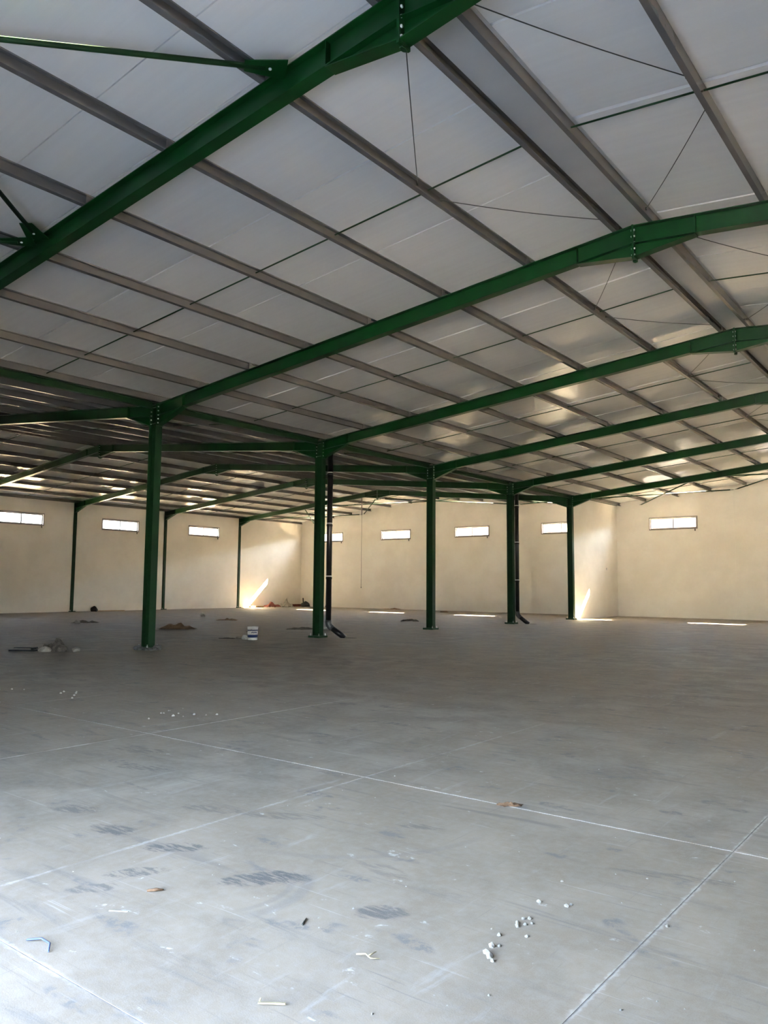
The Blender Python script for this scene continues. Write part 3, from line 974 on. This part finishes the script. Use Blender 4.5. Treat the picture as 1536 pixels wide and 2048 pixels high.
# ------------------------------------------------------------------ downpipes
def downpipe(cx_, cy_, col_y, end, label):
    root = thing('downpipe', (cx_, cy_, 0), label, 'pipe', 'black rainwater downpipes')
    R_ = 0.085
    p = MB().tube([(cx_, cy_, 0.50), (cx_, cy_, 6.012)], R_, 20)
    p.build('pipe', 'pvc', root)
    ex, ey = end
    d = Vector((ex - cx_, ey - cy_, 0))
    pts = [Vector((cx_, cy_, 0.52)), Vector((cx_, cy_, 0.44)), Vector((cx_, cy_, 0.38)) + d * 0.04, Vector((cx_, cy_, 0.32)) + d * 0.13, Vector((cx_, cy_, 0.27)) + d * 0.24]
    MB().tube(pts, R_ + 0.012, 20).build('elbow', 'pvc_grey', root)
    MB().tube([Vector((cx_, cy_, 0.29)) + d * 0.2, Vector((ex, ey, 0.0)) + d * -0.02], R_, 20).build('outlet', 'pvc', root)
    for z in (1.84, 3.44, 5.0):
        c = MB()
        c.lathe((cx_, cy_, z), [(R_ + 0.001, -0.014), (R_ + 0.006, -0.014), (R_ + 0.006, 0.014), (R_ + 0.001, 0.014)], 24)
        c.box(HC / 2 + 0.0, cx_ - R_, cy_ - 0.01, cy_ + 0.01, z - 0.012, z + 0.012) if cx_ - R_ > HC / 2 else None
        c.build('clamp', 'steel', root)
        s = MB().lathe((cx_, cy_, z - 0.06), [(R_ + 0.001, -0.03), (R_ + 0.010, -0.03), (R_ + 0.010, 0.03), (R_ + 0.001, 0.03)], 24)
        s.build('socket', 'pvc', root)
    dr = MB()
    u = d.normalized()
    a = Vector((ex, ey, 0.003)) + u * 0.12
    MB().lump((a.x, a.y, 0.0005), (0.24, 0.07, 0.006), 3.0, 0.25, 2, True, math.atan2(0.45, 0.6)).build('drain_mouth', 'grate', root)
downpipe(0.26, 12.17, 12.0, (0.73, 12.42), 'black plastic downpipe on the second central column, ending in an elbow')
downpipe(0.225, 24.13, 24.0, (0.62, 24.38), 'black plastic downpipe on the fourth central column, farther and smaller')

# ------------------------------------------------------------------ roof bracing tubes in the two end bays
def brace(p, q, label, r=0.03, big=1.0):
    p, q = Vector(p), Vector(q)
    root = thing('roof_brace', p, label, 'brace', 'diagonal roof braces')
    t = (q - p).normalized()
    MB().tube([p + t * 0.22, q - t * 0.16], r, 10).build('tube', 'green_shade_matt', root)
    for e, s, nm in ((p, 1, 'gusset_plate'), (q, -1, 'end_tab')):
        side = t.cross(Vector((0, 0, 1))).normalized()
        w = 0.085 * big if s == 1 else 0.05
        a, b = e, e + t * s * 0.30 * (big if s == 1 else 1)
        gs = MB().hexa([a - side * w * 1.3 + Vector((0, 0, -0.005)), a + side * w * 1.3 + Vector((0, 0, -0.005)), b + side * w * .7 + Vector((0, 0, -0.005)), b - side * w * .7 + Vector((0, 0, -0.005)),
                   a - side * w * 1.3 + Vector((0, 0, 0.005)), a + side * w * 1.3 + Vector((0, 0, 0.005)), b + side * w * .7 + Vector((0, 0, 0.005)), b - side * w * .7 + Vector((0, 0, 0.005))]).build(nm, 'green', root)
        for k in range(2):
            place('bolt', BOLT, gs, e + t * s * (0.17 + 0.07 * k) + Vector((0, 0, -0.005)), (math.pi, 0, 0))
def rz(x, d=0.10):
    return rafter_top(x) - d
brace((10.55, -0.09, rz(10.55, .06)), (5.9, -5.98, rz(5.9, .06)), 'green brace tube at the top left corner, highest of three', 0.03, 1.45)
brace((5.62, -0.09, rz(5.62, .06)), (10.4, -5.98, rz(10.4, .06)), 'green brace tube slanting up from the rafter gusset at the left edge', 0.03, 1.45)
brace((5.50, -0.09, rz(5.5, .06)), (0.5, -5.98, rz(0.5, .06)), 'green brace tube running level to the left edge, lowest of three', 0.03, 1.45)
eb = [((0.25, 30.1, rz(0.25, .18)), (6.05, 35.97, rz(6.05, .06)), 'dark brace tube in the right-hand nave, from the last column to the gable seam'),
      ((6.03, 30.1, rz(6.03, .12)), (1.35, 35.97, rz(1.35, .11)), 'dark brace tube dropping left above the rightmost window'),
      ((6.15, 30.1, rz(6.15, .1)), (11.8, 35.97, rz(11.8, .1)), 'dark brace tube leaving the right edge level, above the rightmost window'),
      ((11.8, 30.1, rz(11.8, .1)), (6.2, 35.97, rz(6.2, .06)), 'dark brace tube rising to the right edge from the gable seam'),
      ((-23.6, 30.1, rz(-23.6, .12)), (-18.1, 35.97, rz(-18.1, .1)), 'dark brace tube in the far left corner, from the wall column to the gable'),
      ((-18.0, 30.1, rz(-18, .12)), (-22.6, 35.97, rz(-22.6, .1)), 'dark brace tube reaching down to the far left corner'),
      ((-17.9, 30.1, rz(-17.9, .12)), (-12.2, 35.97, rz(-12.2, .1)), 'dark brace tube rising to the ridge of the left-hand nave'),
      ((-12.2, 30.1, rz(-12.2, .5)), (-17.9, 35.97, rz(-17.9, .1)), 'dark brace tube falling from the ridge to the left gable seam'),
      ((-11.8, 30.1, rz(-11.8, .5)), (-6.1, 35.97, rz(-6.1, .1)), 'dark brace tube falling from the ridge towards the last column'),
      ((-6.0, 30.1, rz(-6, .12)), (-11.8, 35.97, rz(-11.8, .1)), 'dark brace tube rising to the ridge behind the third column'),
      ((-0.3, 30.1, rz(-.3, .18)), (-5.9, 35.97, rz(-5.9, .1)), 'dark brace tube from the last column to the gable of the left-hand nave'),
      ((-5.9, 30.1, rz(-5.9, .12)), (-0.5, 35.97, rz(-.5, .1)), 'dark brace tube running behind the last column to the gable')]
for p, q, lab in eb:
    brace(p, q, lab)

# ------------------------------------------------------------------ cable hanging from the farthest rafter, box on the dividing wall
hc = thing('hanging_cable', (-13.17, 30.0, 6.70), 'thin grey cable hanging from the farthest rafter of the left-hand nave', 'cable')
MB().box(-13.20, -13.14, 29.985, 30.015, 5.70, 6.722).build('conduit', 'alu', hc)
MB().tube([(-13.17, 30.0, 5.70), (-13.175, 30.0, 4.0), (-13.17, 30.0, 1.45)], 0.011, 8).build('cord', 'alu', hc)
MB().lathe((-13.17, 30.0, 1.40), [(0.0, 0.0), (0.02, 0.0), (0.022, 0.05), (0.012, 0.08), (0.0, 0.08)], 12).build('plug', 'charcoal', hc)
jb = thing('junction_box', (0.0, 34.44, 2.46), 'tiny white box fixed high on the dividing wall', 'box')
MB().box(0.0005, 0.04, 34.39, 34.49, 2.46, 2.58).build('body', 'white_plastic', jb)
MB().box(0.04, 0.046, 34.395, 34.485, 2.465, 2.575).build('lid', 'white_plastic', jb)

# ------------------------------------------------------------------ things lying on the floor
# paint bucket
B = Vector((-0.62, 9.94, 0))
bk = thing('paint_bucket', B, 'white plastic paint bucket with dark blue bands, standing on the floor', 'bucket')
body = MB().lathe(B, [(0.0, 0.002), (0.132, 0.002), (0.138, 0.02), (0.150, 0.345), (0.156, 0.345), (0.156, 0.375), (0.147, 0.375), (0.143, 0.34), (0.128, 0.03), (0.0, 0.03)], 36)
body = body.build('body', 'white_plastic', bk)
for z0, z1 in ((0.075, 0.155), (0.265, 0.295)):
    r0, r1 = 0.1385 + 0.0369 * (z0 - .02) + 0.0008, 0.1385 + 0.0369 * (z1 - .02) + 0.0008
    MB().lathe(B, [(r0, z0), (r0 + 0.0012, z0), (r1 + 0.0012, z1), (r1, z1)], 36).build('blue_band', 'blue_print', body)
for k in range(7):
    a = -0.95 + k * 0.16
    r = 0.149
    q = B + Vector((r * math.cos(a), r * math.sin(a), 0.20 + 0.012 * (k % 2)))
    MB().box(q.x - 0.006, q.x + 0.006, q.y - 0.008, q.y + 0.008, q.z, q.z + 0.028).build('printed_mark', 'blue_print', body)
hp = [B + Vector((0.0, 0, 0)) + Vector((math.cos(2.4) * 0.156 * math.cos(t) - 0.19 * math.sin(t) * math.cos(0.9), math.sin(2.4) * 0.156 * math.cos(t) - 0.19 * math.sin(t) * math.sin(0.9) , 0.325 - 0.10 * math.sin(t))) for t in [math.pi * k / 12 for k in range(13)]]
MB().tube(hp, 0.004, 6).build('wire_handle', 'wire', bk)
for sx in (1, -1):
    q = B + Vector((math.cos(2.4) * 0.156 * sx, math.sin(2.4) * 0.156 * sx, 0.325))
    MB().lump(q, (0.018, 0.018, 0.018), 1.0, 0.05, 1, False).build('handle_lug', 'white_plastic', body)

def scrap(name, parts, loc, label, cat, group=None):
    root = thing(name, loc, label, cat, group)
    for nm, mb, mat in parts:
        mb.build(nm, mat, root)
    return root

tag(MB().lump((-0.98, 9.98, 0), (0.105, 0.09, 0.085), 2.2, .2).build('plaster_block', 'lime', None, Vector((-.98, 9.98, 0))), 'pale plaster lump right beside the paint bucket', 'rubble')
tag(MB().lump((-1.26, 10.02, 0), (0.13, 0.07, 0.05), 3.4, .25).build('plaster_block', 'kraft', None, Vector((-1.26, 10.02, 0))), 'flatter pale plaster lump, farther left of the paint bucket', 'rubble')
tag(MB().sheet((-1.62, 9.85, 0), 0.45, 0.16, 0.02, 3, 0.7).build('dark_rag', 'charcoal', None, Vector((-1.62, 9.85, 0))), 'thin dark rag spread on the floor left of the bucket', 'rag')

# scrap heap at the left
tag(MB().bar((-1.90, 3.72, 0.075), (-1.47, 4.02, 0.075), 0.10, 0.02).bar((-1.92, 3.62, 0.020), (-1.42, 3.98, 0.020), 0.14, 0.03).bar((-1.52, 3.93, 0.045), (-1.47, 3.965, 0.045), 0.10, 0.07).build('steel_offcut', 'charcoal', None, Vector((-1.68, 3.83, 0))), 'dark channel-shaped metal offcut at the left end of the scrap heap', 'offcut')
tag(MB().lump((-1.22, 4.08, 0), (0.15, 0.10, 0.085), 5.1, .22, 2, True, .6).build('plaster_block', 'kraft', None, Vector((-1.22, 4.08, 0))), 'pale broken plaster block in the middle of the scrap heap', 'rubble')
tag(MB().sheet((-1.58, 4.52, 0.0), 0.5, 0.4, 0.30, 11, 0.8, 11, 9).build('cement_sack', 'cement', None, Vector((-1.58, 4.52, 0))), 'crumpled brown cement sack behind the scrap heap', 'sack')
tag(MB().lump((-1.0, 4.34, 0), (0.15, 0.12, 0.10), 7.7, .4, 3, True, .5).build('rubble_lump', 'cement', None, Vector((-1.0, 4.34, 0))), 'dark rubble lump at the right of the scrap heap', 'rubble')
tag(MB().lump((-0.72, 4.56, 0), (0.08, 0.09, 0.07), 8.8, .4, 2, True, .5).build('rubble_lump', 'kraft', None, Vector((-.72, 4.56, 0))), 'small pale rubble lump at the far right end of the scrap heap', 'rubble')

# brown sack behind the nearest column and flat scraps farther off
tag(MB().sheet((-6.35, 11.75, 0), 1.15, 0.55, 0.26, 21, 0.72, 13, 9).build('brown_tarp', 'card', None, Vector((-6.35, 11.75, 0))), 'crumpled brown sheet lying right of the nearest column foot', 'sheet')
tag(MB().lump((-6.5, 10.95, 0), (0.12, 0.09, 0.06), 2.9, .3).build('rubble_lump', 'kraft', None, Vector((-6.5, 10.95, 0))), 'small pale lump in front of the crumpled brown sheet', 'rubble')
tag(MB().sheet((-12.4, 11.9, 0), 0.95, 0.4, 0.10, 31, 0.75).build('flat_scrap', 'cement', None, Vector((-12.4, 11.9, 0))), 'flat grey scrap on the floor below the leftmost wall column', 'scrap')
tag(MB().lump((-12.05, 11.35, 0.0), (0.14, 0.1, 0.10), 3.3, .3).build('plaster_block', 'kraft', None, Vector((-12.05, 11.35, 0))), 'pale lump in front of the flat scrap below the leftmost wall column', 'rubble')
tag(MB().sheet((-10.3, 17.35, 0), 0.85, 0.35, 0.11, 41, 0.6).build('flat_scrap', 'card', None, Vector((-10.3, 17.35, 0))), 'flat brown scrap on the floor above and left of the bucket', 'scrap')
tag(MB().sheet((-3.25, 14.7, 0), 1.05, 0.42, 0.10, 51, 0.75).build('flat_scrap', 'cement', None, Vector((-3.25, 14.7, 0))), 'flat dark scrap on the floor left of the nearer downpipe', 'scrap')
tag(MB().sheet((-2.62, 15.25, 0), 0.4, 0.2, 0.07, 52, 0.75).build('paper_scrap', 'kraft', None, Vector((-2.62, 15.25, 0))), 'pale paper strip beside the dark scrap left of the nearer downpipe', 'paper')
tag(MB().sheet((-4.2, 22.5, 0), 0.75, 0.45, 0.17, 61, 0.65).build('flat_scrap', 'cement', None, Vector((-4.2, 22.5, 0))), 'small scrap heap left of the third column', 'scrap')
tag(MB().sheet((-14.9, 35.3, 0), 1.3, 0.4, 0.10, 71, 0.0).build('flat_scrap', 'card', None, Vector((-14.9, 35.3, 0))), 'flat scrap lying along the foot of the far gable', 'scrap')
tag(MB().lump((-9.6, 33.4, 0), (0.28, 0.14, 0.07), 6.2, .3).build('rubble_lump', 'card', None, Vector((-9.6, 33.4, 0))), 'small brown lump on the far floor near the third column', 'rubble')
tag(MB().lump((-23.45, 19.15, 0), (0.26, 0.18, 0.20), 9.4, .25).build('black_bundle', 'charcoal', None, Vector((-23.45, 19.15, 0))), 'black bundle against the foot of the long side wall', 'bundle')
tag(MB().bar((-23.5, 19.35, 0.025), (-23.2, 20.9, 0.025), 0.16, 0.04).build('plank', 'wood', None, Vector((-23.35, 20.1, 0))), 'thin plank on the floor beside the black bundle', 'plank')
tag(MB().lump((-14.2, 19.2, 0), (0.12, 0.12, 0.13), 1.4, .2).build('white_lump', 'lime', None, Vector((-14.2, 19.2, 0))), 'small white lump beside the nearest column, on the far floor', 'rubble')

# timber and rubble in the far corner
tag(MB().bar((-23.35, 30.65, 0.06), (-23.3, 31.75, 0.06), 0.25, 0.11).build('timber_board', 'wood', None, Vector((-23.33, 31.2, 0))), 'pale yellow timber board by the sun streak on the side wall', 'board')
tag(MB().sheet((-23.3, 32.6, 0), 0.6, 1.3, 0.42, 81, 0.0, 9, 13).build('red_sheet', 'red_wood', None, Vector((-23.3, 32.6, 0))), 'dark red crumpled sheet in the far corner', 'sheet')
tag(MB().sheet((-23.2, 33.95, 0), 0.6, 0.9, 0.60, 83, 0.1, 9, 11).build('paper_sack', 'kraft', None, Vector((-23.2, 33.95, 0))), 'crumpled pale sack on top of the rubbish in the far corner', 'sack')
tag(MB().bar((-23.5, 34.65, 0.09), (-23.5, 35.9, 0.09), 0.30, 0.16).build('timber_board', 'red_wood', None, Vector((-23.5, 35.3, 0))), 'red-brown board along the wall in the far corner', 'board')
tag(MB().lump((-22.75, 35.4, 0), (0.4, 0.3, 0.26), 12.4, .35).bar((-22.95, 35.4, 0.1), (-23.0, 35.4, 0.62), 0.06, 0.06, Vector((0, 1, 0))).build('black_bundle', 'charcoal', None, Vector((-22.75, 35.4, 0))), 'dark junk with an upright stub in the far corner', 'bundle')
tag(MB().lump((-21.7, 35.6, 0), (0.42, 0.2, 0.15), 13.4, .35).build('black_bundle', 'charcoal', None, Vector((-21.7, 35.6, 0))), 'low dark junk along the gable in the far corner', 'bundle')
tag(MB().lump((-20.85, 35.6, 0), (0.16, 0.14, 0.16), 14.4, .35).build('rubble_lump', 'charcoal', None, Vector((-20.85, 35.6, 0))), 'small dark lump at the right of the far corner junk', 'rubble')

# small litter in the foreground
def leaf(c, rz_, label):
    tag(MB().sheet(c, 0.155, 0.055, 0.03, 5, rz_, 9, 5, 0.002, 0.5).lump((c[0] + .01, c[1], 0.012), (0.018, 0.012, 0.014), 2.0, .3, 1).build('dry_leaf', 'leaf', None, Vector(c)), label, 'leaf')
leaf((13.25, -0.34, 0), 0.6, 'curled brown dry leaf lying on a floor joint')
tag(MB().tube([(13.855, -2.80, .012), (13.895, -2.785, .020), (13.925, -2.79, .012), (13.955, -2.765, .010)], [.003, .004, .003, .0015], 6).tube([(13.91, -2.79, .015), (13.92, -2.745, .022)], [.004, .002], 6).build('straw_splinter', 'twig', None, Vector((13.9, -2.78, 0))), 'forked pale wood splinter near the bottom centre', 'splinter')
tag(MB().bar((13.81, -3.325, .008), (13.895, -3.265, .008), 0.008, 0.006).bar((13.812, -3.32, .012), (13.806, -3.308, .016), .006, .005).build('straw_splinter', 'twig', None, Vector((13.85, -3.3, 0))), 'straight pale wood splinter at the bottom edge', 'splinter')
tag(MB().tube([(12.62, -3.60, .006), (12.68, -3.565, .016), (12.75, -3.565, .014), (12.80, -3.60, .006)], .0045, 6).build('plastic_strip', 'blue_strip', None, Vector((12.7, -3.58, 0))), 'curved blue plastic strip at the lower left', 'strip')
tag(MB().tube([(12.56, -2.93, .005), (12.60, -2.905, .014), (12.615, -2.87, .006)], [.006, .008, .003], 6).build('wood_chip', 'leaf', None, Vector((12.59, -2.9, 0))), 'tiny curled brown chip at the lower left', 'chip')
tag(MB().tube([(13.46, -2.72, .004), (13.43, -2.66, .005)], .004, 6).build('nail', 'wire', None, Vector((13.45, -2.69, 0))), 'thin dark nail on the floor in the lower middle', 'nail')
tag(MB().bar((12.62, -3.19, .003), (12.70, -3.14, .003), .007, .003).build('paper_scrap', 'lime', None, Vector((12.66, -3.16, 0))), 'thin white sliver at the lower left', 'paper')

# crumbs of lime plaster: the named clump and the scatter
crumb = [(14.27, -2.42, .030), (14.30, -2.44, .034), (14.33, -2.47, .022), (14.26, -2.35, .030), (14.285, -2.33, .018), (14.23, -2.235, .024),
         (14.25, -2.10, .022), (14.235, -2.07, .022), (14.27, -2.06, .018), (14.29, -2.03, .016), (14.235, -2.01, .020), (14.255, -1.99, .020),
         (14.335, -2.17, .018), (14.17, -2.20, .012), (14.20, -1.78, .022), (14.33, -1.74, .024), (14.34, -1.71, .016), (14.17, -1.45, .015), (14.80, -1.66, .02)]
MES = [MB().lump((0, 0, 0), (1, 0.8, 0.7), 20 + k, .5, 1).mesh('plaster_crumb', 'lime') for k in range(5)]
def crumb_at(x, y, s, label, group, mat=None):
    o = bpy.data.objects.new('plaster_crumb', MES[rnd.randrange(5)])
    col.objects.link(o)
    o.location = (x, y, -0.001)
    o.scale = (s, s, s)
    o.rotation_euler = (0, 0, rnd.random() * 6.28)
    tag(o, label, 'crumb', group)
for x, y, s in crumb:
    crumb_at(x, y, s * 0.6, 'white plaster crumb in the loose trail at the lower right', 'plaster crumbs at the lower right')
for k in range(45):
    x, y = rnd.uniform(11.5, 15.2), rnd.uniform(-3.6, 1.2)
    crumb_at(x, y, rnd.uniform(0.003, 0.007), 'tiny white plaster crumb scattered over the front of the floor', 'scattered plaster crumbs')
for k in range(26):
    q = k < 14
    x, y = (rnd.gauss(5.1, .5), rnd.gauss(0.5, .45)) if q else (rnd.gauss(8.1, .28), rnd.gauss(0.66, .15))
    crumb_at(x, y, rnd.uniform(0.009, 0.022), 'white paint fleck in the cluster at the left of the floor' if q else 'white paint fleck in the small cluster below the nearest column', 'white flecks at the left' if q else 'white flecks below the nearest column')
